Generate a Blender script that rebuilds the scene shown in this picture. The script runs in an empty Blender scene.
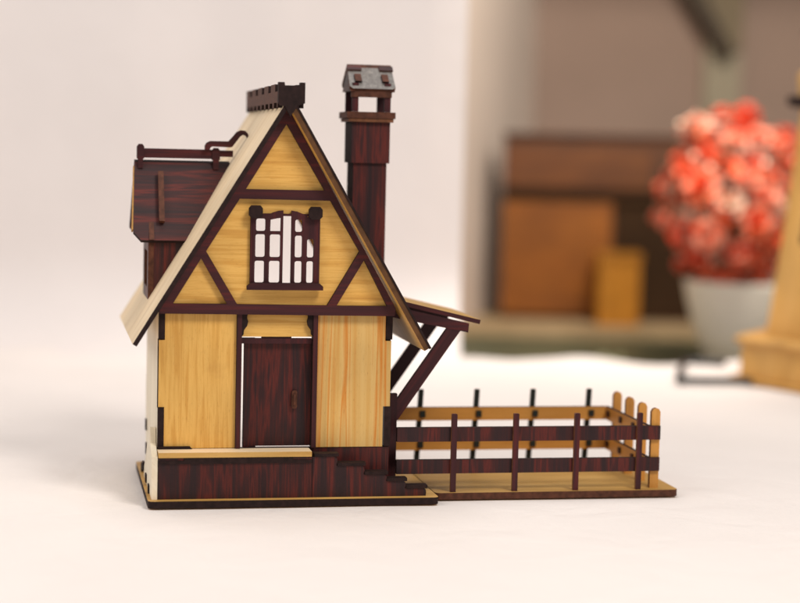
import bpy, bmesh, math, random
from mathutils import Vector, Matrix, noise
from mathutils.geometry import tessellate_polygon

random.seed(7)
MM = 0.001
scene = bpy.context.scene
COL = scene.collection

# ------------------------------------------------------------------ materials
def new_mat(name):
    m = bpy.data.materials.new(name); m.use_nodes = True
    nt = m.node_tree
    return m, nt, nt.nodes['Principled BSDF']

def ramp(nt, stops):
    r = nt.nodes.new('ShaderNodeValToRGB')
    while len(r.color_ramp.elements) < len(stops):
        r.color_ramp.elements.new(0.5)
    for e, (p, c) in zip(r.color_ramp.elements, stops):
        e.position = p; e.color = (*c, 1)
    return r

def srgb(r, g, b):
    f = lambda v: (v/255/12.92 if v/255 <= .04045 else ((v/255+.055)/1.055)**2.4)
    return (f(r), f(g), f(b))

def wood(name, stops, band=0.10, fine=0.55, rough=.5, spec=.4, mixfine=.35, bump=.08, along=.012):
    """grain runs along U; UVs are in millimetres"""
    m, nt, b = new_mat(name)
    N, L = nt.nodes, nt.links
    uv = N.new('ShaderNodeUVMap')
    def layer(su, sv, det, dist):
        mp = N.new('ShaderNodeMapping'); mp.inputs['Scale'].default_value = (su, sv, 1)
        L.new(uv.outputs[0], mp.inputs[0])
        n = N.new('ShaderNodeTexNoise'); n.inputs['Scale'].default_value = 1
        n.inputs['Detail'].default_value = det; n.inputs['Distortion'].default_value = dist
        n.inputs['Roughness'].default_value = .6
        L.new(mp.outputs[0], n.inputs['Vector']); return n
    a = layer(along, band, 3, .5); c = layer(along*2.2, fine, 5, .2); d = layer(.02, .025, 2, 0)
    mx = N.new('ShaderNodeMix'); mx.data_type = 'FLOAT'; mx.inputs[0].default_value = mixfine
    L.new(a.outputs[0], mx.inputs[2]); L.new(c.outputs[0], mx.inputs[3])
    r = ramp(nt, stops); L.new(mx.outputs[0], r.inputs[0])
    # slow blotches over the sheet
    hs = N.new('ShaderNodeHueSaturation')
    mr = N.new('ShaderNodeMapRange'); mr.inputs[1].default_value = .3; mr.inputs[2].default_value = .7
    mr.inputs[3].default_value = .86; mr.inputs[4].default_value = 1.12
    L.new(d.outputs[0], mr.inputs[0])
    oi = N.new('ShaderNodeObjectInfo'); om = N.new('ShaderNodeMapRange'); om.inputs[3].default_value = .86; om.inputs[4].default_value = 1.1
    L.new(oi.outputs['Random'], om.inputs[0])
    ml = N.new('ShaderNodeMath'); ml.operation = 'MULTIPLY'; L.new(mr.outputs[0], ml.inputs[0]); L.new(om.outputs[0], ml.inputs[1])
    L.new(ml.outputs[0], hs.inputs['Value'])
    po = layer(.35, 2.6, 2, 0); pr = N.new('ShaderNodeMapRange'); pr.inputs[1].default_value = .60; pr.inputs[2].default_value = .72
    pr.inputs[3].default_value = 0; pr.inputs[4].default_value = .38; L.new(po.outputs[0], pr.inputs[0])
    sc = layer(.05, .06, 4, .4); sr = N.new('ShaderNodeMapRange'); sr.inputs[1].default_value = .60; sr.inputs[2].default_value = .80
    sr.inputs[3].default_value = 0; sr.inputs[4].default_value = .35; L.new(sc.outputs[0], sr.inputs[0])
    sm = N.new('ShaderNodeMath'); sm.operation = 'MAXIMUM'; L.new(pr.outputs[0], sm.inputs[0]); L.new(sr.outputs[0], sm.inputs[1])
    dk = N.new('ShaderNodeMix'); dk.data_type = 'RGBA'; dk.blend_type = 'MULTIPLY'; dk.inputs[7].default_value = (.55, .42, .30, 1)
    L.new(sm.outputs[0], dk.inputs[0])
    L.new(r.outputs[0], hs.inputs['Color']); L.new(hs.outputs[0], dk.inputs[6]); L.new(dk.outputs[2], b.inputs['Base Color'])
    rr = N.new('ShaderNodeMapRange'); rr.inputs[3].default_value = rough-.1; rr.inputs[4].default_value = rough+.12
    L.new(c.outputs[0], rr.inputs[0]); L.new(rr.outputs[0], b.inputs['Roughness'])
    b.inputs['Specular IOR Level'].default_value = spec
    bp = N.new('ShaderNodeBump'); bp.inputs['Strength'].default_value = bump; bp.inputs['Distance'].default_value = .0004
    L.new(c.outputs[0], bp.inputs['Height']); L.new(bp.outputs[0], b.inputs['Normal'])
    return m

def plain(name, c, rough=.6, spec=.3, var=.18, scale=60, metal=0):
    m, nt, b = new_mat(name); N, L = nt.nodes, nt.links
    tc = N.new('ShaderNodeTexCoord')
    n = N.new('ShaderNodeTexNoise'); n.inputs['Scale'].default_value = scale; n.inputs['Detail'].default_value = 5
    L.new(tc.outputs['Object'], n.inputs['Vector'])
    r = ramp(nt, [(.3, tuple(x*(1-var) for x in c)), (.7, tuple(min(1, x*(1+var)) for x in c))])
    L.new(n.outputs[0], r.inputs[0]); L.new(r.outputs[0], b.inputs['Base Color'])
    b.inputs['Roughness'].default_value = rough; b.inputs['Specular IOR Level'].default_value = spec
    b.inputs['Metallic'].default_value = metal
    return m

PINE = wood('honey_wood', [(.30, (.52, .24, .042)), (.44, (.70, .375, .080)), (.52, (.80, .465, .118)), (.60, (.66, .335, .064)), (.72, (.78, .435, .105))], band=.13, fine=.8, mixfine=.4)
PINE2 = wood('streaked_honey_wood', [(.30, (.66, .22, .025)), (.40, (.72, .41, .11)), (.50, (.78, .50, .17)), (.56, (.68, .25, .03)), (.61, (.74, .45, .14)), (.72, (.55, .33, .10))], band=.14, fine=.5, mixfine=.15, along=.005)
PALE = wood('pale_wood', [(.3, (.66, .47, .27)), (.5, (.80, .62, .40)), (.7, (.85, .69, .47))], band=.12, fine=.6, rough=.55)  # raw wood, lightened in colour for grazing light on the left roof
CREAM = wood('cream_wood', [(.3, (.78, .66, .47)), (.5, (.86, .76, .58)), (.7, (.90, .80, .64))], band=.1, fine=.5, rough=.5)  # raw wood; bright grazing light on the left wall is in the colour
TAN = wood('tan_plate_wood', [(.3, (.42, .22, .05)), (.5, (.56, .32, .085)), (.7, (.64, .39, .12))], band=.1, fine=.5)
AMBER = wood('amber_wood', [(.3, (.46, .19, .03)), (.5, (.60, .27, .05)), (.7, (.66, .33, .08))], band=.1, fine=.6)
ROSE = wood('rosewood', [(.32, (.018, .009, .010)), (.44, (.030, .012, .013)), (.51, (.055, .013, .012)), (.555, (.115, .018, .013)), (.60, (.044, .012, .012)), (.70, (.020, .010, .012))], band=.12, fine=.8, rough=.46, spec=.28, mixfine=.3)
FRAMEW = wood('rosewood_trim', [(.3, (.026, .008, .010)), (.52, (.05, .012, .014)), (.62, (.085, .014, .014)), (.75, (.03, .010, .012))], band=.25, fine=.9, rough=.48, spec=.25)
BURNT = plain('laser_burnt_edge', (.020, .009, .008), .7, .2, .4, 400)
RUST = plain('scorched_brown_edge', (.085, .028, .014), .6, .25, .4, 400)
TANEDGE = plain('raw_tan_edge', (.40, .21, .06), .6, .25, .3, 400)
POSTE = plain('scorched_post_edge', (.16, .06, .025), .6, .25, .4, 400)
PICKE = plain('scorched_picket_edge', (.26, .11, .03), .6, .25, .4, 400)
AMBEDGE = plain('amber_cut_edge', (.105, .045, .016), .6, .25, .3, 300)
INK = plain('greenish_black_stain', (.014, .017, .013), .55, .3, .3, 200)
GREYCAP = wood('sheen_grey_wood', [(.3, (.07, .058, .05)), (.5, (.125, .11, .097)), (.66, (.22, .20, .18)), (.75, (.12, .10, .085))], band=.5, fine=1.6, rough=.42, spec=.6, along=.5)  # grey is the sheen on the hood, put into the colour

# ------------------------------------------------------------------ mesh helpers
class MB:
    """collects shapes (mm) into ONE mesh object"""
    def __init__(s):
        s.bm = bmesh.new(); s.uv = s.bm.loops.layers.uv.new('UVMap'); s.mats = []
    def mi(s, m):
        if m not in s.mats: s.mats.append(m)
        return s.mats.index(m)
    def plate(s, outer, holes, o, u, v, t, face, edge, grain='u', back=None):
        """laser-cut sheet: 2D outline with holes, origin o, plane axes u, v; thickness t along u x v"""
        o, u, v = Vector(o), Vector(u).normalized(), Vector(v).normalized()
        n = u.cross(v)
        loops = [list(outer)] + [list(h) for h in holes]
        flat = [p for l in loops for p in l]
        tris = tessellate_polygon([[Vector((p[0], p[1], 0)) for p in l] for l in loops])
        off = (random.uniform(0, 400), random.uniform(0, 400))
        P = lambda p, k: o + u*p[0] + v*p[1] + n*(t*k)
        a = [s.bm.verts.new(P(p, 0)) for p in flat]; b = [s.bm.verts.new(P(p, 1)) for p in flat]
        fs = []
        def setuv(f, co):
            for lp, c in zip(f.loops, co):
                lp[s.uv].uv = (c[0]+off[0], c[1]+off[1]) if grain == 'u' else (c[1]+off[0], c[0]+off[1])
        for tr in tris:
            for vs, m in ((a, back or face), (b, face)):
                try: f = s.bm.faces.new([vs[i] for i in tr])
                except ValueError: continue
                f.material_index = s.mi(m); setuv(f, [flat[i] for i in tr]); fs.append(f)
        k = 0
        for l in loops:
            c = len(l)
            for i in range(c):
                i0, i1 = k+i, k+(i+1) % c
                f = s.bm.faces.new([a[i0], a[i1], b[i1], b[i0]])
                f.material_index = s.mi(edge)
                setuv(f, [flat[i0], flat[i1], (flat[i1][0]+t, flat[i1][1]+t), (flat[i0][0]+t, flat[i0][1]+t)]); fs.append(f)
            k += c
        bmesh.ops.recalc_face_normals(s.bm, faces=fs)
        return s
    def box(s, x0, x1, y0, y1, z0, z1, face, edge=None, grain='v'):
        """sheet facing -Y"""
        return s.plate([(x0, z0), (x1, z0), (x1, z1), (x0, z1)], [], (0, y1, 0), (1, 0, 0), (0, 0, 1), y1-y0, face, edge or face, grain)
    def bar(s, p0, p1, w, y0, y1, face, edge, grain='u'):
        """flat strip in the XZ plane from p0 to p1"""
        p0, p1 = Vector(p0), Vector(p1); d = (p1-p0); ln = d.length; d.normalize()
        u = Vector((d.x, 0, d.y)); v = Vector((-d.y, 0, d.x))
        return s.plate([(0, -w/2), (ln, -w/2), (ln, w/2), (0, w/2)], [], (p0.x, y1, p0.y), u, v, y1-y0, face, edge, grain)
    def tube(s, pts, r, m, seg=8, closed=False):
        pts = [Vector(p) for p in pts]; rings = []; n = len(pts)
        for i, p in enumerate(pts):
            q0 = pts[(i-1) % n] if (closed or i > 0) else p
            q1 = pts[(i+1) % n] if (closed or i < n-1) else p
            d = (q1-q0).normalized(); x = d.orthogonal().normalized() if abs(d.z) > .9 else d.cross(Vector((0, 0, 1))).normalized()
            y = d.cross(x)
            rings.append([s.bm.verts.new(p + (x*math.cos(2*math.pi*k/seg)+y*math.sin(2*math.pi*k/seg))*r) for k in range(seg)])
        fs = []
        for i in range(n if closed else n-1):
            A, B = rings[i], rings[(i+1) % n]
            for k in range(seg):
                f = s.bm.faces.new([A[k], A[(k+1) % seg], B[(k+1) % seg], B[k]]); f.smooth = True; fs.append(f)
        if not closed:
            fs += [s.bm.faces.new(rings[0]), s.bm.faces.new(rings[-1])]
        for f in fs: f.material_index = s.mi(m)
        bmesh.ops.recalc_face_normals(s.bm, faces=fs); return s
    def build(s, name, parent=None, base=(0, 0, 0)):
        """links the mesh; its vertices are re-based on `base` (mm)"""
        base = Vector(base)
        for v in s.bm.verts: v.co = (v.co-base)*MM
        me = bpy.data.meshes.new(name); s.bm.to_mesh(me); s.bm.free()
        for m in s.mats: me.materials.append(m)
        o = bpy.data.objects.new(name, me); COL.objects.link(o)
        if parent is not None: o.parent = parent
        else: o.location = base*MM
        return o

def tag(o, label=None, cat=None, group=None, kind=None):
    if label: o['label'] = label
    if cat: o['category'] = cat
    if group: o['group'] = group
    if kind: o['kind'] = kind
    return o

def thing(name, label, cat, loc=(0, 0, 0), rz=0):
    o = bpy.data.objects.new(name, None); COL.objects.link(o)
    o.location = Vector(loc)*MM; o.rotation_euler.z = rz; o.empty_display_size = .01
    return tag(o, label, cat)

def rect(x0, y0, x1, y1): return [(x0, y0), (x1, y0), (x1, y1), (x0, y1)]

def rrect(x0, y0, x1, y1, r, n=4):
    out = []
    for cx, cy, a0 in ((x1-r, y0+r, -90), (x1-r, y1-r, 0), (x0+r, y1-r, 90), (x0+r, y0+r, 180)):
        for k in range(n+1):
            a = math.radians(a0+90*k/n); out.append((cx+r*math.cos(a), cy+r*math.sin(a)))
    return out

# ================================================================== THE MODEL HOUSE
house = thing('model_house', 'small laser-cut wooden cottage with steep roof, dark chimney and fenced yard on white cloth', 'model house')
X, Y, Z = (1, 0, 0), (0, 1, 0), (0, 0, 1)
H = house

# base plates (tan faces, burnt rims)
MB().plate(rrect(0, 0, 124, 98, 2.5), [], (0, 0, 0), X, Y, 3, TAN, BURNT).build('base_plate', H)
yard = MB().plate(rrect(124.4, 9.5, 235.5, 91, 2.5), [], (0, 0, 0), X, Y, 3, TAN, RUST).build('yard_plate', H)

# lower walls
MB().plate([(4.4, 23), (37.2, 23), (37.2, 81), (7.1, 81), (7.1, 69.2), (4.6, 69.2), (4.6, 40.7), (7.1, 40.7), (7.1, 23)], [], (0, 17, 0), X, Z, 3, PINE, BURNT, 'v').build('front_wall', H)
tag(MB().plate([(71.8, 23), (101.2, 23), (101.2, 40.5), (104.2, 40.5), (104.2, 69), (101.6, 69), (101.6, 81), (71.8, 81)], [], (0, 17, 0), X, Z, 3, PINE2, BURNT, 'v').build('front_wall', H), 'orange streaked wall panel right of the door')
MB().plate(rect(39.8, 70.6, 69.8, 81), [], (0, 18, 0), X, Z, 3, PINE, BURNT, 'u').build('lintel_panel', H)
MB().box(4.6, 104.2, 14.4, 17.2, 3, 22.8, ROSE, BURNT).build('plinth_wall', H)
# left side wall: cream sheet whose fingers show burnt ends at the front corner
ly = [(17.2, 3), (95, 3), (95, 22), (97.6, 22), (97.6, 44), (95, 44), (95, 66), (97.6, 66), (97.6, 81), (13.6, 81), (13.6, 69.6), (17.2, 69.6), (17.2, 40.4), (13.6, 40.4), (13.6, 23.2), (17.2, 23.2)]
MB().plate(ly, [], (4.3, 0, 0), Y, Z, 2.7, CREAM, BURNT, 'v').build('side_wall', H)
rw = MB().plate(ly, [], (101.9, 0, 0), Y, Z, 2.7, ROSE, BURNT, 'v').build('side_wall', H)
tag(rw, 'dark stained right side wall')
# back wall with a wide opening through which the backdrop shows
MB().plate([(7.2, 3), (101.7, 3), (101.7, 81), (94, 96), (57, 156), (20, 96), (7.2, 81)], [[(14, 8), (95, 8), (95, 82), (88, 93), (57, 147), (26, 93), (14, 82)]], (0, 95, 0), X, Z, 2.7, PALE, BURNT, 'v').build('back_wall', H)

# pale curved cheek of the porch and the dark tabs along the wall foot
cheek = [(4.2, 3), (60, 3), (58, 8), (52, 11), (46, 14.5), (40, 20), (34, 25), (28, 29), (22, 31), (18.5, 31), (17, 25), (10, 22.5), (4.2, 21)]
pc = MB().plate(cheek, [], (1.6, 0, 0), Y, Z, 2.4, CREAM, CREAM, 'u').build('porch_cheek', H)
tb = MB()
for yy, z0 in ((20, 3), (40, 4), (62, 5.5), (72, 3)):
    tb.plate(rect(yy-2.6, z0, yy+2.6, z0+3.6), [], (1.0, 0, 0), Y, Z, .9, BURNT, BURNT)
for yy, z0 in ((88, 19.5), (84, 9)):
    tb.plate(rect(yy-2.2, z0, yy+2.2, z0+5), [], (3.6, 0, 0), Y, Z, 1.2, BURNT, BURNT)
tb.build('wall_tab', H)

df_ = MB().box(41, 46.5, 17.6, 19.6, 22.6, 23.1, ROSE, BURNT).build('threshold', H)
# porch
porch = MB().box(4.3, 69.3, 4.2, 7, 3, 20.4, ROSE, BURNT).build('porch_wall', H)
pf = [(4.3, 0), (69, 0), (69, 10), (4.3, 10)]
MB().plate(pf, [], (0, 3.9, 20.6), X, Y, 2.2, PALE, TAN, 'u').build('porch_floor', porch)
MB().plate([(4.4, 19.4), (15, 19.4), (15, 20.4), (61, 20.4), (61, 19.3), (69.2, 19.3), (69.2, 18), (4.4, 18)], [], (0, 4.1, 0), X, Z, .5, BURNT, BURNT).build('floor_tab', porch)
MB().plate([(4.6, 22.9), (19, 22.9), (18, 24), (4.6, 24)], [], (0, 13.5, 0), X, Z, 1, BURNT, BURNT).build('floor_batten', porch)

# staircase: stepped side cheeks with rounded treads
tops = [(69.5, 20.6), (80, 16.4), (91.5, 12.2), (101.5, 9.2), (109, 6.2)]
prof = [(69.5, 3), (119, 3), (119.4, 4.4)]
prof += [(118.3, 6.2), (109.3, 6.2)]
pts = [(118.0, 6.2)]
xs = [69.5, 79.4, 91.2, 101.0, 109.4, 118.4]; zs = [20.4, 16.3, 12.4, 9.4, 6.2]
sp = [(69.5, 3), (118.9, 3)]
for i in range(4, -1, -1):
    z, x1, x0 = zs[i], xs[i+1], xs[i]
    sp += [(x1+.7, z-1.9), (x1+.5, z-.5), (x1-.4, z), (x0+.9, z)]
    if i: sp += [(x0+.3, z+.4)]
sp += [(69.5, zs[0])]
stair = MB().plate(sp, [], (0, 7, 0), X, Z, 2.8, ROSE, BURNT, 'v').build('staircase', H)
MB().plate(sp, [], (0, 14.1, 0), X, Z, 2.2, ROSE, RUST, 'v').build('stair_cheek', stair)
for i in range(5):
    MB().plate(rrect(xs[i]+.6, 0, xs[i+1]+1.2, 5.6, .5), [], (0, 3.6, zs[i]+.15), X, Y, 1.3, BURNT, BURNT, 'v').build('stair_tread', stair)

# gable sheet with window opening + rosewood timber frame
MB().plate([(7, 81.3), (103.2, 81.3), (103.2, 85.5), (57.3, 166), (55.8, 166), (6.4, 84)], [rect(43.4, 92.5, 70.6, 122.2)], (0, 16, 0), X, Z, 3, PINE, BURNT, 'u').build('gable_wall', H)
fr_out = [(4.2, 80.6), (104.8, 80.0), (105.2, 83.4), (57.6, 167.2), (56.2, 167.6), (5.8, 85.5)]
holes = [[(56.7, 161), (39.9, 133.3), (73.4, 133.3)],
         [(37.4, 129.2), (76.0, 129.0), (88.9, 107.6), (75.4, 84.4), (37.0, 84.7), (23.6, 107.0)],
         [(21.6, 104), (32.7, 84.8), (10.0, 84.8)],
         [(91.0, 104), (101.4, 84.3), (79.4, 84.3)]]
MB().plate(fr_out, holes, (0, 13.0, 0), X, Z, 2.2, FRAMEW, BURNT, 'u').build('timber_frame', H)

# window: outer frame, two shutters with panes cut through, corner caps, sill
win = MB().plate(rect(42.2, 91.4, 71.8, 123.2), [rect(44.0, 93.2, 70.0, 122.2)], (0, 13.0, 0), X, Z, 1.8, FRAMEW, BURNT, 'v').build('window', H)
shl = [(43.2, 92.6), (56.0, 92.6), (56.0, 124.6), (54.0, 124.4), (51.5, 123.6), (49.2, 122.3), (43.2, 122.3)]
rr_ = lambda a, b, c, d: rrect(a, b, c, d, .8, 3)
hl = [rr_(44.5, 115.8, 48.5, 121), rr_(44.3, 104.8, 48.4, 114.4), rr_(44.1, 94, 48.2, 103.2),
      [(50.5, 115.8), (54.9, 115.8), (55.0, 121.4), (53.4, 121.2), (50.6, 120.6)], rr_(50.4, 104.8, 54.9, 114.4), rr_(50.2, 94, 54.8, 103.2)]
MB().plate(shl, hl, (0, 12.6, 0), X, Z, 1.6, FRAMEW, BURNT, 'v').build('window_shutter', win)
shr = [(59.5, 92.6), (70.8, 92.6), (70.8, 121.5), (66.4, 122.0), (64.4, 123.2), (62, 124.2), (59.5, 124.6)]
hr = [rr_(61.1, 115.6, 64.2, 120.8), rr_(61.1, 104.8, 64.2, 114.0), rr_(61.1, 94, 64.2, 103.2),
      rr_(66.3, 104.8, 69.2, 112.6), rr_(66.2, 94, 69.1, 103.2)]
MB().plate(shr, hr, (0, 12.6, 0), X, Z, 1.6, FRAMEW, BURNT, 'v').build('window_shutter', win)
cap = [(0, 0), (1.2, -1.2), (4.6, -1.2), (5.8, 0), (5.8, 3), (4.8, 4.2), (1, 4.2), (0, 3)]
for cx, cz in ((41.2, 122.4), (66.6, 122.2)):
    MB().plate([(cx+a, cz+b) for a, b in cap], [], (0, 10.8, 0), X, Z, 2.0, BURNT, BURNT).build('window_cap', win)
MB().plate([(40.8, 91), (73.2, 91), (73.2, 92.6), (71.6, 94), (42.4, 94), (40.8, 92.6)], [], (0, 10.9, 0), X, Z, 2.4, FRAMEW, BURNT).build('window_sill', win)

# door: frame posts with brackets, leaf, handle
df = MB()
df.box(37.3, 39.4, 12.2, 17.4, 23, 80.4, FRAMEW, BURNT)
df.box(69.9, 71.9, 12.2, 17.4, 23, 80.4, FRAMEW, BURNT)
df.box(39.5, 69.8, 15.2, 17.6, 67.6, 69.8, FRAMEW, BURNT)
for xs0, sx in ((39.4, 1), (69.9, -1)):
    c = [(0, 80.2), (0, 71), (sx*.7, 71.6), (sx*.9, 73.6), (sx*2.2, 75.4), (sx*2.6, 77.2), (sx*2.1, 79), (sx*2.4, 80.2)]
    df.plate([(xs0+a, b) for a, b in c], [], (0, 15.0, 0), X, Z, 2.2, BURNT, BURNT)
df.box(39.5, 45.5, 15.6, 17.4, 69.8, 70.0, FRAMEW, BURNT)
df.box(48.2, 61, 15.6, 17.5, 69.8, 70.7, FRAMEW, BURNT)
df.build('door_frame', H)
door = MB().box(41.0, 70.4, 17.5, 19.8, 23.2, 68.5, ROSE, BURNT).build('door', H)
MB().plate(rrect(61.6, 39.4, 64.0, 47.4, 1.1), [], (0, 17.4, 0), X, Z, 1.6, RUST, BURNT).build('door_handle', door)
MB().plate(rrect(62.3, 41, 63.3, 45.8, .4), [], (0, 15.7, 0), X, Z, .5, RUST, RUST).build('door_pull', door)

# roof panels
AP = (57.0, 172.4); EL = (-6.9, 68.4); ER = (118.9, 66.8)
def slope(ap, e):
    d = Vector((e[0]-ap[0], 0, e[1]-ap[1])); return d.length, d.normalized()
RY0, RY1 = 4.5, 128.0
ln, dl = slope(AP, EL)
roofL = MB().plate(rect(0, RY0, ln, RY1), [], (AP[0], 0, AP[1]), dl, Y, 2.0, PALE, BURNT, 'u', back=PALE)
roofL = roofL.build('roof_panel', H)
ln2, dr = slope(AP, ER)
roofR = MB().plate(rect(0, RY0, ln2, RY1), [], (AP[0], 0, AP[1]), dr, Y, -2.2, PINE, AMBEDGE, 'u', back=ROSE)
roofR = roofR.build('roof_panel', H)
MB().plate(rect(0, RY0-.3, ln2+.4, RY1+.3), [], Vector((AP[0], 0, AP[1]))+dr.cross(Vector(Y))*.05, dr, Y, .9, ROSE, BURNT, 'u').build('roof_veneer', roofR)

# ridge cap: two crenellated side strips closed by a front and a rear piece
def merlons(y0, y1, z0, z1, step, cut):
    p = [(y0, z0), (y1, z0)]; y = y1; up = True
    out = p[:]
    n = int(round((y1-y0)/step))
    for k in range(n):
        a = y1-(y1-y0)*k/n; b = y1-(y1-y0)*(k+.62)/n; c = y1-(y1-y0)*(k+1)/n
        out += [(a, z1), (b, z1), (b, z1-cut), (c, z1-cut)]
    return out
mer = merlons(7.5, 124, 167.6, 177.6, 23, 3.2)
low = [(7.5, 167.6)] + [(7.5+116.5*(k+f)/8, 167.6+dz) for k in range(8) for f, dz in ((.15, 0), (.2, 2.2), (.8, 2.2), (.85, 0))] + [(124, 167.6)]
mer = low + mer[2:]
rc = MB().plate(mer, [], (52.2, 0, 0), Y, Z, 2.0, RUST, BURNT, 'u').build('ridge_cap', H)
MB().plate(mer, [], (61.2, 0, 0), Y, Z, 2.0, RUST, BURNT, 'u').build('ridge_side', rc)
MB().plate([(52.1, 169.6), (53, 168.6), (54.8, 168.4), (57.3, 164), (60.2, 168.4), (63.3, 169.6), (63.3, 178.2), (61.2, 178.2), (61, 176.9), (54.8, 176.9), (54.6, 178.2), (52.1, 178.2)], [], (0, 7.2, 0), X, Z, 3.2, BURNT, BURNT).build('ridge_end', rc)
MB().box(53.6, 61.8, 120, 122.6, 170, 177.4, RUST, BURNT).build('ridge_end', rc)

# dormer on the left slope
dorm = MB()
dorm.plate(rect(53, 80, 90, 109.5), [rect(60, 88, 83, 104)], (2.0, 0, 0), Y, Z, 2.4, ROSE, RUST, 'v')   # front, faces -X
dorm.plate([(2.2, 80.5), (4.2, 80.5), (20, 107), (20, 109.5), (2.2, 109.5)], [], (0, 55.6, 0), X, Z, 2.4, ROSE, BURNT, 'v')
dorm.plate([(2.2, 80.5), (4.2, 80.5), (20, 107), (20, 109.5), (2.2, 109.5)], [], (0, 88, 0), X, Z, 2.4, ROSE, BURNT, 'v')
dorm.plate([(50, 109.5), (91, 109.5), (72.5, 140.5), (70.5, 140.5)], [], (2.2, 0, 0), Y, Z, 2.2, ROSE, RUST, 'v')
dorm = dorm.build('dormer', H)
y_r, z_r = 70, 143.2
for sgn, nm in ((-1, 'front'), (1, 'rear')):
    d = Vector((0, sgn*19.5, -34)); lnd = d.length; d.normalize()
    po = [(-3.6, 0), (39, 0), (20.5, lnd-1), (19.5, lnd), (-1.2, lnd), (-4.6, lnd-4.2)]
    # the skirt edge against the main slope follows that slope
    p = MB().plate(po if sgn < 0 else po, [], (0, y_r, z_r), X, d, 2.2, ROSE, BURNT if sgn < 0 else BURNT, 'u').build('dormer_roof', dorm)
nf = Vector((0, -19.5, -34)).normalized()
MB().plate([(6.6, 6), (9.0, 6), (9.0, 31), (6.6, 31)], [], (0, y_r-.7, z_r+.35), X, nf, -2.2, RUST, RUST, 'v').build('dormer_batten', dorm)
MB().plate([(-4.2, 2), (-3.7, 2), (-4.7, 34), (-5.4, 34)], [], (0, y_r, z_r), X, nf, 2.4, TANEDGE, TANEDGE).build('dormer_edge', dorm)
MB().box(-1.6, 33.5, 68.4, 70.6, 145.2, 149.4, FRAMEW, BURNT, 'u').build('ridge_rail', dorm)
MB().box(33.5, 40.3, 68.4, 70.6, 146.3, 149.2, FRAMEW, BURNT, 'u').build('ridge_rail', dorm)
for x0, x1, zt in ((-2.6, .6, 151.3), (30.9, 34.4, 150.2)):
    MB().plate([(x0+.5, 140.5), (x1-.5, 140.5), (x1-.5, 144.5), (x1, 145), (x1, zt-1.2), (x1-.8, zt), (x0+.8, zt), (x0, zt-1.2), (x0, 145), (x0+.5, 144.5)], [], (0, 71.2, 0), X, Z, 3.4, FRAMEW, BURNT).build('rail_post', dorm)
sc_out = [(27.4, 149.3), (27.4, 151.2), (28.2, 152.5), (29.8, 153.3), (38.0, 153.3), (40.2, 155.8), (41.6, 157.6), (43.4, 158.4), (45.4, 158.2), (46.6, 157.0), (47.4, 153.6),
          (45.6, 156.0), (44.4, 156.4), (43.2, 155.6), (41.4, 153.2), (39.6, 150.8), (38.8, 150.6), (30.6, 150.8), (29.8, 150.2), (29.6, 149.3)]
MB().plate(sc_out, [], (0, 68.2, 0), X, Z, 2.4, FRAMEW, BURNT).build('scroll_bracket', dorm)

# chimney on the right slope
ch = MB()
ch.box(94.2, 109.6, 62.2, 78, 76, 145, ROSE, BURNT)
ch.box(93.0, 110.6, 60.8, 79.2, 145, 163.4, ROSE, BURNT)
ch = ch.build('chimney', H)
MB().plate(rect(90.4, 58.6, 112.6, 81), [], (0, 0, 165.1), X, Y, 2.9, BURNT, RUST).build('chimney_collar', ch)
MB().plate(rect(91.2, 59.0, 111.8, 80.4), [], (0, 0, 163.5), X, Y, 1.5, RUST, POSTE).build('chimney_collar', ch)
for px in (92.8, 107.6):
    for py in (60.0, 77):
        MB().box(px, px+2.9, py, py+2.4, 168.1, 181 if py < 70 else 181, FRAMEW, BURNT).build('lantern_post', ch)
# little gabled hood: slopes toward front and rear
for sgn in (-1, 1):
    d = Vector((0, sgn*11.6, -9.8)); ld = d.length; d.normalize()
    o = Vector((0, 70-sgn*.0, 188.2))
    pl = [(91.9, 0), (112.3, 0), (112.5, ld-1.5), (111, ld), (92.9, ld), (91.5, ld-1.5)]
    MB().plate(pl, [], o, X, d, 2.0 if sgn < 0 else 2.0, GREYCAP, RUST, 'u').build('hood_panel', ch)
    if sgn < 0:
        nn = Vector(X).cross(d)
        for hx in (94.2, 106.6):
            MB().plate([(hx, 6), (hx+3, 6), (hx+3.1, 11.2), (hx+.1, 11.2)], [], o+nn*2.0 if nn.z > 0 else o, X, d, 1.2 if nn.z > 0 else -1.2, RUST, BURNT).build('hood_peg', ch)
        for hx in (91.7, 106.3):
            MB().plate(rect(hx, -.4, hx+6.4, 2.6), [], o+nn*2.0 if nn.z > 0 else o, X, d, .9 if nn.z > 0 else -.9, ROSE, RUST).build('hood_tab', ch)
for hx in (91.7, 109.9):
    MB().plate([(58.8, 177.2), (81.2, 177.2), (70.6, 186.4), (69.4, 186.4)], [], (hx, 0, 0), Y, Z, 2.2, ROSE, RUST).build('hood_gable', ch)
MB().box(92.1, 110.8, 59.4, 61, 174.6, 178.8, RUST, BURNT, 'u').build('hood_beam', ch)

# lean-to roof on braces over the yard
dv = Vector((146.4-106.5, 0, 77.2-86.4)); ll = dv.length; dv.normalize()
lt = MB().plate([(0, 25), (ll, 25), (ll, 80), (0, 80)], [], (106.5, 0, 86.4), dv, Y, -1.9, ROSE, FRAMEW, 'u', back=TAN).build('lean_to_roof', H)
for y0 in (25.0, 66.0):
    b = MB()
    b.plate([(105.0, 78.5), (140.9, 71.6), (141.2, 75.6), (105.0, 83.6)], [], (0, y0+2.6, 0), X, Z, 2.6, FRAMEW, BURNT)
    b.build('lean_to_beam', lt)
    MB().bar((107.6, 34.2), (135.8, 75.0), 5.6, y0+.2, y0+2.5, FRAMEW, BURNT).build('lean_to_brace', lt)
    MB().box(105.2, 109.6, y0-.2, y0+2.9, 3, 44.5, FRAMEW, BURNT).build('lean_to_post', lt)

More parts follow.
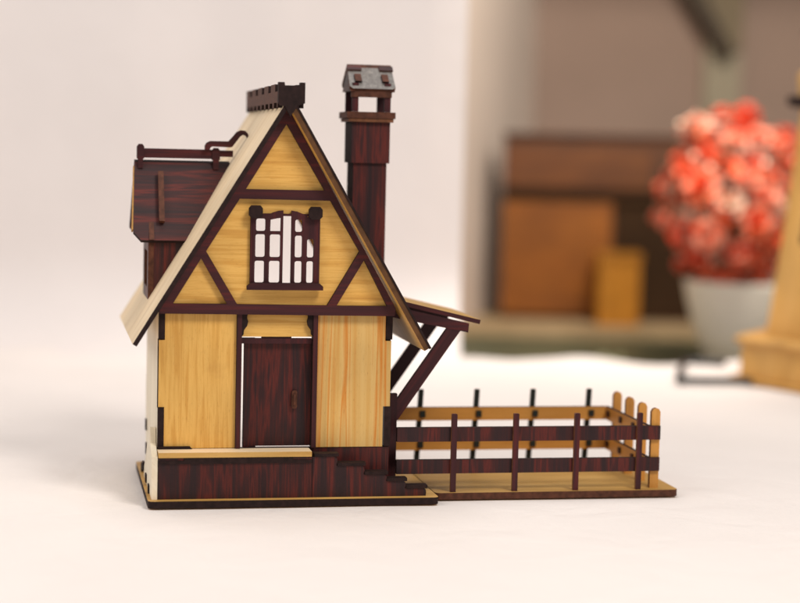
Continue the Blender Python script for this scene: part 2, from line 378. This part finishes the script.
# fences: rails are the part's mesh, posts its pieces
def post(x0, x1, z0, z1, y0, y1, parent, face, edge, lean=0, rot=False, name='fence_post', cx=0):
    r = min(1.8 if name == 'fence_picket' else .35, (x1-x0)/2-.05)
    pts = [(x0, z0), (x1, z0), (x1+lean, z1-r), (x1+lean-r*.4, z1-r*.25), (x1+lean-r, z1), (x0+lean+r, z1), (x0+lean+r*.4, z1-r*.25), (x0+lean, z1-r)]
    if rot:   # sheet in the YZ plane at X = cx
        return MB().plate(pts, [], (cx, 0, 0), Y, Z, y1-y0, face, edge, 'v').build(name, parent)
    return MB().plate(pts, [], (0, y1, 0), X, Z, y1-y0, face, edge, 'v').build(name, parent)

ff = MB()
for z0, z1 in ((25.0, 31.2), (10.9, 17.0)):
    ff.box(107.6, 227.4, 13.0, 15.4, z0, z1, ROSE, BURNT)
ff = ff.build('fence', H)
for x in (132.6, 160.4, 188.2, 217.2):
    post(x-1.2, x+1.2, 3, 37.4, 11.2, 12.9, ff, FRAMEW, POSTE)
fb = MB()
for z0, z1 in ((25.0, 31.2), (10.9, 17.0)):
    fb.box(107, 221.4, 74, 76.4, z0, z1, AMBER, BURNT, 'u')
fb = fb.build('fence', H); tag(fb, 'amber rear fence with leaning black posts')
for x in (130.2, 157.3, 184.8, 212.6):
    post(x-1.5, x+.9, 3, 39.4, 76.7, 78.2, fb, INK, INK, lean=1.6)
    k = MB()
    for zc in (28.2, 13.8):
        k.box(x-1.2+.05*zc, x+1.3+.05*zc, 72.8, 74.2, zc-1.5, zc+1.5, INK, INK)
    k.build('post_tab', fb)
fs = MB()
for z0, z1 in ((25.0, 31.2), (10.9, 17.0)):
    fs.plate(rect(15.6, z0, 76.2, z1), [], (221.6, 0, 0), Y, Z, 1.8, AMBER, BURNT, 'u')
fs = fs.build('fence', H); tag(fs, 'amber end fence with round topped pickets')
for yc in (15.6, 33.5, 51.5, 70):
    post(223.6, 227.6, 3, 39, yc-1.2, yc+1.2, fs, AMBER, PICKE, name='fence_picket')
    k = MB()
    for zc in (28.2, 13.8):
        k.plate(rrect(yc-1.5, zc-1.4, yc+1.5, zc+1.4, .5), [], (220.8, 0, 0), Y, Z, .8, RUST, BURNT)
    k.build('picket_tab', fs)

# ================================================================== THE ROOM (camera-aligned frame: u right, v away, z up)
CAM = Vector((-44.9, -744.3, 150.2)); YAW, PITCH, ROLL = .1985, .0827, .0232
def G(u, v, z=0):
    return Vector((CAM.x+u*math.cos(YAW)+v*math.sin(YAW), CAM.y-u*math.sin(YAW)+v*math.cos(YAW), z))
UX = G(1, 0)-G(0, 0); VX = G(0, 1)-G(0, 0)

# fabrics and room surfaces
def fabric(name, c, bump=.25, wr=1.0):
    m, nt, b = new_mat(name); N, L = nt.nodes, nt.links
    tc = N.new('ShaderNodeTexCoord')
    n = N.new('ShaderNodeTexNoise'); n.inputs['Scale'].default_value = 9; n.inputs['Detail'].default_value = 4
    n2 = N.new('ShaderNodeTexNoise'); n2.inputs['Scale'].default_value = 900; n2.inputs['Detail'].default_value = 2
    n3 = N.new('ShaderNodeTexNoise'); n3.inputs['Scale'].default_value = 26; n3.inputs['Detail'].default_value = 3; n3.inputs['Distortion'].default_value = .8
    for k in (n, n2, n3): L.new(tc.outputs['Object'], k.inputs['Vector'])
    r = ramp(nt, [(.3, tuple(x*.95 for x in c)), (.7, c)]); L.new(n.outputs[0], r.inputs[0]); L.new(r.outputs[0], b.inputs['Base Color'])
    b.inputs['Roughness'].default_value = .9; b.inputs['Specular IOR Level'].default_value = .1
    b1 = N.new('ShaderNodeBump'); b1.inputs['Strength'].default_value = bump; b1.inputs['Distance'].default_value = .0004
    b2 = N.new('ShaderNodeBump'); b2.inputs['Strength'].default_value = .35*wr; b2.inputs['Distance'].default_value = .004
    L.new(n2.outputs[0], b1.inputs['Height']); L.new(n3.outputs[0], b2.inputs['Height'])
    L.new(b2.outputs[0], b1.inputs['Normal']); L.new(b1.outputs[0], b.inputs['Normal'])
    return m
CLOTH = fabric('white_cotton', (.83, .765, .725), .5, 1.7)
DRAPE = fabric('white_drape', (.81, .75, .725), .1, .8)

def grid(fn, nu, nv, mat, name, smooth=True):
    bm = bmesh.new(); vs = [[bm.verts.new(fn(i/(nu-1), j/(nv-1))*MM) for j in range(nv)] for i in range(nu)]
    for i in range(nu-1):
        for j in range(nv-1):
            f = bm.faces.new([vs[i][j], vs[i+1][j], vs[i+1][j+1], vs[i][j+1]]); f.smooth = smooth
    bmesh.ops.recalc_face_normals(bm, faces=bm.faces[:])
    me = bpy.data.meshes.new(name); bm.to_mesh(me); bm.free(); me.materials.append(mat)
    o = bpy.data.objects.new(name, me); COL.objects.link(o); return o

def cloth_pt(a, b):
    u = -650+1300*a
    edge = 1335+24*noise.noise(Vector((u*.011, 3.3, 0)))+8*noise.noise(Vector((u*.04, 9, 0)))
    if b < .88:
        v = 250+(edge-250)*b/.88; z = 0
        p = G(u, v)
        q = Vector((p.x*.011, p.y*.011, 1.3))
        near = max(0, min(1, (v-980)/250)) + max(0, min(1, (640-v)/120))*.6
        z = -.7+noise.noise(q)*.9*(.3+near)+near*1.2*noise.noise(q*2.4)+(.15+near)*.5*noise.noise(q*4.1)
        k = max(0, (b-.80)/.08); z += k*5*(noise.noise(Vector((u*.016, 5.4, 5))))
        return Vector((p.x, p.y, min(z, -.15) if near < .2 else z-.4))
    t = (b-.88)/.12
    v = edge+9*math.sin(min(1, t*3)*math.pi/2)+4*noise.noise(Vector((u*.02, t*2, 4)))*t
    z = -.8+5*noise.noise(Vector((u*.016, 5.4, 5)))-150*max(0, t-.06)**1.1
    p = G(u, v); return Vector((p.x, p.y, z))
tag(grid(cloth_pt, 150, 190, CLOTH, 'tablecloth'), 'plain white cloth spread over the table under the wooden cottage', 'tablecloth')

def drape_pt(a, b):
    u = -700+746*a
    s = b*800
    R = 70; arc = R*math.pi/2
    w = 0
    if s < 90: v, z = 1215+s, -4+4.4*s/90
    elif s < 90+arc:
        t = (s-90)/R; v, z = 1305+R*math.sin(t), .4+R*(1-math.cos(t))
    else: v, z = 1305+R, .4+R+(s-90-arc)
    k = min(1, max(0, (z-10)/150))
    fold = 10*noise.noise(Vector((u*.010, z*.0012, 2)))+3*noise.noise(Vector((u*.03, z*.002, 7)))
    v += fold*k+.06*(u+200)*k*0
    p = G(u, v); return Vector((p.x, p.y, z))
tag(grid(drape_pt, 150, 60, DRAPE, 'backdrop_cloth'), 'white fabric backdrop hanging in soft folds behind the cottage', 'backdrop')

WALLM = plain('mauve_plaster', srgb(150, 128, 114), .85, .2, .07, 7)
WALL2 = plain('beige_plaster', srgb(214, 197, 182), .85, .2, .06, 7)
def quad(pts, m, name):
    bm = bmesh.new(); vs = [bm.verts.new(Vector(p)*MM) for p in pts]; bm.faces.new(vs)
    me = bpy.data.meshes.new(name); bm.to_mesh(me); bm.free(); me.materials.append(m)
    o = bpy.data.objects.new(name, me); COL.objects.link(o); return tag(o, kind='structure')
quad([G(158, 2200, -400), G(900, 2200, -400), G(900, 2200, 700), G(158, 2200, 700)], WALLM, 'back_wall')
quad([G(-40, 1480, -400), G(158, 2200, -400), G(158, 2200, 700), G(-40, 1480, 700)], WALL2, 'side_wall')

SHELFM = plain('shaded_olive_board', (.075, .08, .042), .5, .3, .25, 14)  # shade on the front of the shelf is put into this olive
LEDGE = wood('lit_tan_plank', [(.3, (.27, .185, .095)), (.5, (.38, .27, .145)), (.7, (.44, .32, .18))], band=.05, fine=.3)  # lighter colour stands for the lit back of the shelf
DARKB = wood('dark_brown_wood', [(.3, (.04, .012, .003)), (.5, (.08, .024, .004)), (.7, (.11, .036, .006))], band=.03, fine=.3)
ORNG = wood('orange_brown_wood', [(.3, (.13, .038, .002)), (.5, (.20, .060, .003)), (.7, (.25, .082, .005))], band=.03, fine=.3)
OCHRE = wood('ochre_wood', [(.3, (.30, .11, .007)), (.5, (.38, .15, .010)), (.7, (.43, .18, .015))], band=.05, fine=.3)
SHADOWM = plain('recess_shade', (.036, .018, .008), .8, .1, .2, 20)

def rbox(mb, u0, u1, v0, v1, z0, z1, m, grain='u'):
    """box in the room frame"""
    return mb.plate(rect(u0, z0, u1, z1), [], G(0, v1), UX, Vector(Z), (v1-v0), m, m, grain)

def room_thing(name, label, cat, u, v, z):
    return thing(name, label, cat, G(u, v, z)), G(u, v, z)

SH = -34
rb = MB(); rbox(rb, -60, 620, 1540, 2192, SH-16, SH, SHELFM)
tag(rb.build('shelf_board', None, G(280, 1860, SH)), 'shelf board with shade put into its dark olive colour, behind the table carrying the bowl and cabinet', 'shelf')
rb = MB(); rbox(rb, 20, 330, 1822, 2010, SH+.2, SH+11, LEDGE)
tag(rb.build('lit_shelf_plank', None, G(180, 1900, SH)), 'added tan plank standing for the lit back of the shelf, under the brown cabinet', 'plank')

# brown cabinet
cb = thing('wooden_cabinet', 'blurred brown wooden cabinet with lighter door standing behind the yard fence', 'cabinet', G(190, 1900, SH+11))
def rel(mb, name, parent, t): return mb.build(name, parent, Vector(t.location)/MM)
cz = SH+11.2
m = MB(); rbox(m, 108.5, 345, 1912, 1942, cz, 171, DARKB); rel(m, 'case', cb, cb)
m = MB(); rbox(m, 108, 343, 1904, 1911.5, 114, 166, DARKB)
rel(m, 'drawer', cb, cb)
m = MB(); rbox(m, 107.5, 262, 1901, 1903.5, 118, 160, wood('drawer_wood', [(.3, (.07, .020, .002)), (.5, (.105, .031, .003)), (.7, (.14, .044, .005))], band=.03, fine=.3)); rel(m, 'drawer_front', cb, cb)
m = MB(); rbox(m, 107, 222, 1902, 1911.5, cz+6, 102, ORNG); dr_ = rel(m, 'door', cb, cb)
m = MB(); rbox(m, 226, 340, 1909, 1911.5, cz+5, 108, SHADOWM); rel(m, 'niche', cb, cb)  # flat dark panel; shade of the open compartment is painted in
m = MB(); rbox(m, 107, 346, 1906, 1943, 171.2, 174, DARKB); rel(m, 'top_board', cb, cb)
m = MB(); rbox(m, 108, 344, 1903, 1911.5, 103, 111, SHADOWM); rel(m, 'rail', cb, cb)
# small ochre box in front
sb = thing('small_box', 'small ochre wooden box standing against the dark niche of the cabinet', 'box', G(225, 1862, SH+11))
m = MB(); rbox(m, 204, 246, 1846, 1884, cz, 44, OCHRE, 'v'); rel(m, 'body', sb, sb)
m = MB(); rbox(m, 203, 247.5, 1844.5, 1885.5, 44.3, 52, OCHRE, 'u'); rel(m, 'lid', sb, sb)

# wall bracket
BR1 = plain('olive_brown_paint', (.20, .15, .085), .6, .3, .15, 12)
BR2 = plain('dark_brown_paint', (.045, .028, .012), .6, .3, .15, 12)
BR3 = plain('pale_olive_paint', (.30, .255, .175), .6, .3, .12, 12)
bk = thing('shelf_bracket', 'brown diagonal shelf bracket fixed to the wall above the red flowers', 'bracket', G(380, 2190, 200))
m = MB(); rbox(m, 360, 404, 2184, 2198, 120, 420, BR3, 'v'); rel(m, 'upright', bk, bk)
m = MB(); m.plate([(383, 272), (403, 285), (403, 420), (318, 420), (305, 400)], [], G(0, 2182), UX, Vector(Z), 8, BR1, BR1); rel(m, 'gusset', bk, bk)
m = MB(); m.plate([(374, 275), (388, 279), (300, 430), (282, 430), (322, 352)], [], G(0, 2172), UX, Vector(Z), 26, BR2, BR2); rel(m, 'strut', bk, bk)
rb = MB(); rbox(rb, 175, 760, 1930, 2195, 421, 440, BR1)
tag(rb.build('upper_shelf', None, G(480, 2100, 421)), 'upper wall shelf held by the brown bracket', 'shelf')

# bowl with red flowers
CER = plain('white_ceramic', (.86, .79, .66), .35, .5, .05, 30)
bu, bv = 303, 1600
def lathe(prof, mat, name, centre, seg=48, parent=None, base=None):
    bm = bmesh.new(); rings = []
    for r, z in prof:
        rings.append([bm.verts.new(Vector((r*math.cos(2*math.pi*k/seg), r*math.sin(2*math.pi*k/seg), z))*MM) for k in range(seg)])
    for A, B in zip(rings, rings[1:]):
        for k in range(seg):
            f = bm.faces.new([A[k], A[(k+1) % seg], B[(k+1) % seg], B[k]]); f.smooth = True
    bm.faces.new(rings[0]); bm.faces.new(rings[-1])
    bmesh.ops.recalc_face_normals(bm, faces=bm.faces[:])
    me = bpy.data.meshes.new(name); bm.to_mesh(me); bm.free(); me.materials.append(mat)
    o = bpy.data.objects.new(name, me); COL.objects.link(o)
    o.location = centre*MM
    return o
bowl = lathe([(22, 0), (25, 0), (26, 3), (31, 11), (41, 36), (47.5, 60), (50, 74), (50.5, 77), (48, 77), (45, 60), (33, 14), (22, 5)], CER, 'flower_bowl', G(bu, bv, SH+.2))
tag(bowl, 'white tapered ceramic bowl holding the red flowers', 'bowl')

def petal_mat(name, c, c2):
    m, nt, b = new_mat(name); N, L = nt.nodes, nt.links
    tc = N.new('ShaderNodeTexCoord'); n = N.new('ShaderNodeTexNoise'); n.inputs['Scale'].default_value = 90
    L.new(tc.outputs['Object'], n.inputs['Vector'])
    r = ramp(nt, [(.38, c), (.62, c2)]); L.new(n.outputs[0], r.inputs[0]); L.new(r.outputs[0], b.inputs['Base Color'])
    b.inputs['Roughness'].default_value = .6; b.inputs['Specular IOR Level'].default_value = .2
    b.inputs['Subsurface Weight'].default_value = .15; b.inputs['Subsurface Radius'].default_value = (.004, .001, .001)
    return m
PET = [petal_mat('coral_petal', (.84, .11, .035), (.88, .22, .10)), petal_mat('pink_petal', (.86, .27, .16), (.90, .46, .33)), petal_mat('red_petal', (.66, .04, .010), (.82, .09, .022)), petal_mat('blush_petal', (.84, .55, .40), (.86, .68, .52))]
LEAFM = plain('dark_leaf', (.035, .045, .018), .5, .3, .3, 60)
bq = thing('flower_bouquet', 'round bunch of coral red and pink artificial flowers in the white bowl', 'flowers', G(bu, bv, SH+20))
def blossom_mesh(mat, seed):
    rnd = random.Random(seed); bm = bmesh.new()
    for k in range(30):
        lay = k/34; ang = k*2.39996; tilt = math.radians(8+78*lay)
        L_ = 11+4*rnd.random(); W = 4.2+2*rnd.random()
        rows = []
        for i in range(4):
            t = i/3; w = W*(.35, .9, 1.0, .55)[i]; 
            tl = tilt*(.6+.6*t)
            r = L_*t*math.sin(tl)+.6; z = L_*t*math.cos(tl)
            row = []
            for sgn in (-1, 0, 1):
                p = Vector((r+(0 if sgn else 1.0)*t, sgn*w, z+(rnd.uniform(-1.3, 1.3) if i > 1 else 0)))
                p.rotate(Matrix.Rotation(ang, 3, 'Z')); row.append(bm.verts.new(p*MM))
            rows.append(row)
        for A, B in zip(rows, rows[1:]):
            for j in range(2):
                f = bm.faces.new([A[j], A[j+1], B[j+1], B[j]]); f.smooth = True
    for f in bm.faces: f.material_index = 0
    me = bpy.data.meshes.new('blossom'); bm.to_mesh(me); bm.free()
    for m_ in [mat]+PET: me.materials.append(m_)
    for k in range(30):                      # each petal of one colour, mixed within the flower
        c = 0 if rnd.random() < .6 else rnd.choice((1, 2, 2, 2, 3, 4))
        for i in range(6): me.polygons[k*6+i].material_index = c
    return me
BLM = [blossom_mesh(PET[i % 4], i) for i in range(8)]
rnd = random.Random(11)
cen = Vector((-10, 0, 126)); n = 98
for k in range(n):
    zz = 1-2*(k+.5)/n; rr = math.sqrt(1-zz*zz); a = k*2.39996
    d = Vector((rr*math.cos(a), rr*math.sin(a), zz))
    sc = rnd.uniform(.74, 1.10)*(1+.10*math.sin(3*a+1)*rr)
    # ragged ball, wider in the middle, pinched into the bowl
    p = cen+Vector((d.x*60*sc, d.y*56*sc, d.z*79*sc))
    if zz < -.7: p.x *= .85; p.y *= .85
    lo = zz < -.2
    pick = rnd.random()
    ci = (0 if pick < .45 else 2 if pick < .85 else 1) if lo else (0 if pick < .42 else 2 if pick < .56 else 1 if pick < .88 else 3)
    me = BLM[ci+4*(k % 2)]
    o = bpy.data.objects.new('blossom', me); COL.objects.link(o); o.parent = bq
    q = (UX*p.x+VX*p.y); o.location = Vector((q.x, q.y, p.z))*MM
    dd = (UX*d.x+VX*d.y); dd = Vector((dd.x, dd.y, d.z+.25)).normalized()
    o.rotation_mode = 'QUATERNION'; o.rotation_quaternion = dd.to_track_quat('Z', 'Y')
    s_ = rnd.uniform(.65, 1.25); o.scale = (s_,)*3
st = MB()
base = Vector(bq.location)/MM
for k in range(26):
    a = rnd.uniform(0, 6.28); e = rnd.uniform(.1, 1)
    q = UX*(math.cos(a)*44*e-14)+VX*(math.sin(a)*42*e)
    st.tube([base+Vector((rnd.uniform(-8, 8), rnd.uniform(-8, 8), -8)), base+Vector((q.x*.4, q.y*.4, 40)), base+Vector((q.x, q.y, rnd.uniform(75, 160)))], 1.1, LEAFM, 5)
st.build('stems', bq, base)
lf = MB()
for k in range(34):
    a = rnd.uniform(0, 6.28); zz = rnd.uniform(-.95, .8); rr = math.sqrt(1-zz*zz); e = rnd.uniform(.92, 1.14)
    c = base+Vector((0, 0, cen.z))+UX*(cen.x+rr*math.cos(a)*60*e)+VX*(rr*math.sin(a)*56*e)+Vector((0, 0, zz*80*e))
    o_ = (UX*math.cos(a)+VX*math.sin(a))*rr+Vector((0, 0, zz)); s1 = o_.orthogonal().normalized(); s1.rotate(Matrix.Rotation(rnd.uniform(0, 6.28), 3, o_))
    s2 = o_.cross(s1)
    q = [c-s1*9, c+s2*3.6+o_*1.5, c+s1*10+o_*4, c-s2*3.6+o_*1.5]
    f = lf.bm.faces.new([lf.bm.verts.new(x) for x in q]); f.material_index = lf.mi(LEAFM)
lf.build('leaves', bq, base)

SPR = plain('pale_green_leaf', (.42, .44, .27), .6, .3, .2, 90)
sprig = MB()
for k in range(9):
    a = k*.7+.3; L_ = 13+(k % 3)*4; q0 = G(188, 1556, SH+1.5)
    d = UX*math.cos(a)+VX*math.sin(a)*.6; n_ = Vector((-d.y, d.x, 0)); h = 7+4*math.sin(k*2.1)
    p = [q0, q0+d*L_*.5+n_*3.5+Vector((0, 0, h)), q0+d*L_+Vector((0, 0, h*.8)), q0+d*L_*.5-n_*3.5+Vector((0, 0, h+1.5))]
    f = sprig.bm.faces.new([sprig.bm.verts.new(x) for x in p]); f.material_index = sprig.mi(SPR)
tag(sprig.build('leaf_sprig', None, G(188, 1556, SH)), 'small pale green leaf sprig on the shelf edge below the ochre box', 'leaves')

# hexagonal wooden tower (lighthouse-like model), partly out of the frame
TW = wood('tower_plywood', [(.3, (.46, .23, .05)), (.5, (.60, .33, .085)), (.7, (.66, .38, .115))], band=.07, fine=.4)
tc_ = G(304, 1222, 0)
tw = thing('model_tower', 'tapered hexagonal plywood model tower on a stepped plinth by the right edge', 'model tower', tc_)
def hexring(mb, prof, m, seg=6, rot=0):
    bm = mb.bm; rings = []
    for r, z in prof:
        ring = []
        for k in range(seg):
            a = math.pi+2*math.pi*k/seg+rot
            q = tc_+UX*(r*math.cos(a))+VX*(r*math.sin(a)); ring.append(bm.verts.new(Vector((q.x, q.y, z))))
        rings.append(ring)
    fs = []; off = random.uniform(0, 300)
    for (A, B, pa, pb) in zip(rings, rings[1:], prof, prof[1:]):
        for k in range(seg):
            f = bm.faces.new([A[k], A[(k+1) % seg], B[(k+1) % seg], B[k]]); fs.append(f)
            w0, w1 = pa[0]*.5, pb[0]*.5
            for lp, c in zip(f.loops, ((pa[1], -w0), (pa[1], w0), (pb[1], w1), (pb[1], -w1))): lp[mb.uv].uv = (c[0]+off, c[1]+k*83)
    fs += [bm.faces.new(rings[0]), bm.faces.new(rings[-1])]
    for f in fs: f.material_index = mb.mi(m)
    bmesh.ops.recalc_face_normals(bm, faces=fs); return mb
hexring(MB(), [(78, .3), (78, 3.2)], TW).build('foot_plate', tw, tc_)
hexring(MB(), [(71, 3.4), (70, 26)], TW).build('plinth', tw, tc_)
hexring(MB(), [(74, 26.2), (76, 29.5), (71, 32)], TW).build('plinth_lip', tw, tc_)
sh = hexring(MB(), [(54, 32.2), (46.5, 90), (35.5, 186)], TW).build('shaft', tw, tc_)
hexring(MB(), [(40, 186.2), (46, 188.5), (46, 194)], BURNT).build('gallery', tw, tc_)
lan = hexring(MB(), [(38, 194.2), (39, 209), (34, 212), (32, 236)], TW).build('lantern', tw, tc_)
hexring(MB(), [(38, 236.2), (2, 270)], BURNT).build('tower_roof', tw, tc_)
# dark windows set on the two front-left faces
def face_patch(r0, z0, z1, f0, f1, face_k, name, par):
    def pt(f, z, push):
        R = 54+(46.5-54)*(z-32.2)/57.8 if z < 90 else 46.5+(35.5-46.5)*(z-90)/96
        if r0: R = r0
        a0 = math.pi+2*math.pi*face_k/6; a1 = math.pi+2*math.pi*(face_k+1)/6
        A = UX*math.cos(a0)+VX*math.sin(a0); B = UX*math.cos(a1)+VX*math.sin(a1)
        q = (A*(1-f)+B*f)*R; nrm = (A+B).normalized()
        q = tc_+q+nrm*push; return Vector((q.x, q.y, z))
    mb = MB(); bm = mb.bm
    a = [bm.verts.new(pt(f, z, -.5)) for f, z in ((f0, z0), (f1, z0), (f1, z1), (f0, z1))]
    b = [bm.verts.new(pt(f, z, .9)) for f, z in ((f0, z0), (f1, z0), (f1, z1), (f0, z1))]
    fs = [bm.faces.new(a), bm.faces.new(b)]+[bm.faces.new([a[i], a[(i+1) % 4], b[(i+1) % 4], b[i]]) for i in range(4)]
    for f in fs: f.material_index = mb.mi(BURNT)
    bmesh.ops.recalc_face_normals(bm, faces=fs)
    return mb.build(name, par, tc_)
for k in (0, 1):
    face_patch(0, 96, 101, .42, .78, k, 'window', tw)
    face_patch(0, 102, 115, .45, .75, k, 'window', tw)
    face_patch(38.5, 197, 207, .3, .6, k, 'lantern_slit', tw)

# thin black wire frame on the cloth; far leg stands for the cloth edge's shadow
BLK = plain('black_wire', (.012, .014, .014), .4, .5, .2, 100)
wp = [G(236, 1194, 3.2), G(214, 1193, 3.2), G(191, 1192, 3.2), G(188.5, 1196, 3.2), G(195, 1240, 3.2), G(208, 1303, 3.2), G(212, 1306, 3.2), G(238, 1304, 3.2)]
def densify(p, k=5): return [p[i].lerp(p[i+1], j/k) for i in range(len(p)-1) for j in range(k)]+[p[-1]]
wf = MB().tube(densify(wp), 2.6, BLK).build('wire_stand', None, G(200, 1240, 0))
tag(wf, 'thin black wire frame lying on the cloth beside the tower plinth', 'stand')

# ================================================================== CAMERA
F = Vector((math.sin(YAW)*math.cos(PITCH), math.cos(YAW)*math.cos(PITCH), -math.sin(PITCH)))
R0 = Vector((math.cos(YAW), -math.sin(YAW), 0)); U0 = R0.cross(F)
R = R0*math.cos(ROLL)+U0*math.sin(ROLL); U = -R0*math.sin(ROLL)+U0*math.cos(ROLL)
cam = bpy.data.cameras.new('camera'); co = bpy.data.objects.new('camera', cam); COL.objects.link(co)
mw = Matrix(((R.x, U.x, -F.x, CAM.x*MM), (R.y, U.y, -F.y, CAM.y*MM), (R.z, U.z, -F.z, CAM.z*MM), (0, 0, 0, 1)))
co.matrix_world = mw
cam.sensor_width = 36; cam.lens = 81; cam.clip_start = .01; cam.clip_end = 50
cam.dof.use_dof = True; cam.dof.focus_distance = .772; cam.dof.aperture_fstop = 5.4
scene.camera = co

# ================================================================== LIGHT
w = bpy.data.worlds.new('World'); scene.world = w; w.use_nodes = True
bg = w.node_tree.nodes['Background']; bg.inputs[0].default_value = (1, .965, .945, 1); bg.inputs[1].default_value = .29
def area(name, loc, target, size, power, color):
    l = bpy.data.lights.new(name, 'AREA'); l.size = size*MM; l.energy = power; l.color = color; l.shape = 'DISK'
    o = bpy.data.objects.new(name, l); COL.objects.link(o); o.location = loc*MM
    o.rotation_euler = ((target-loc)*MM).to_track_quat('-Z', 'Y').to_euler(); return o
area('key_lamp', G(420, 260, 780), G(-20, 850, 40), 300, 5.6, (1, .945, .89))
area('fill_lamp', G(-620, 420, 620), G(-20, 850, 60), 600, 2.7, (1, .96, .93))
area('overhead_lamp', G(-150, 950, 1250), G(-120, 1000, 0), 900, 6.1, (1, .96, .935))
area('background_fill', G(300, 1400, 540), G(270, 1960, 0), 200, 4.9, (1, .91, .81))  # added unseen lamp that brightens the shelf and walls behind

scene.view_settings.view_transform = 'Standard'; scene.view_settings.look = 'None'; scene.view_settings.exposure = 0
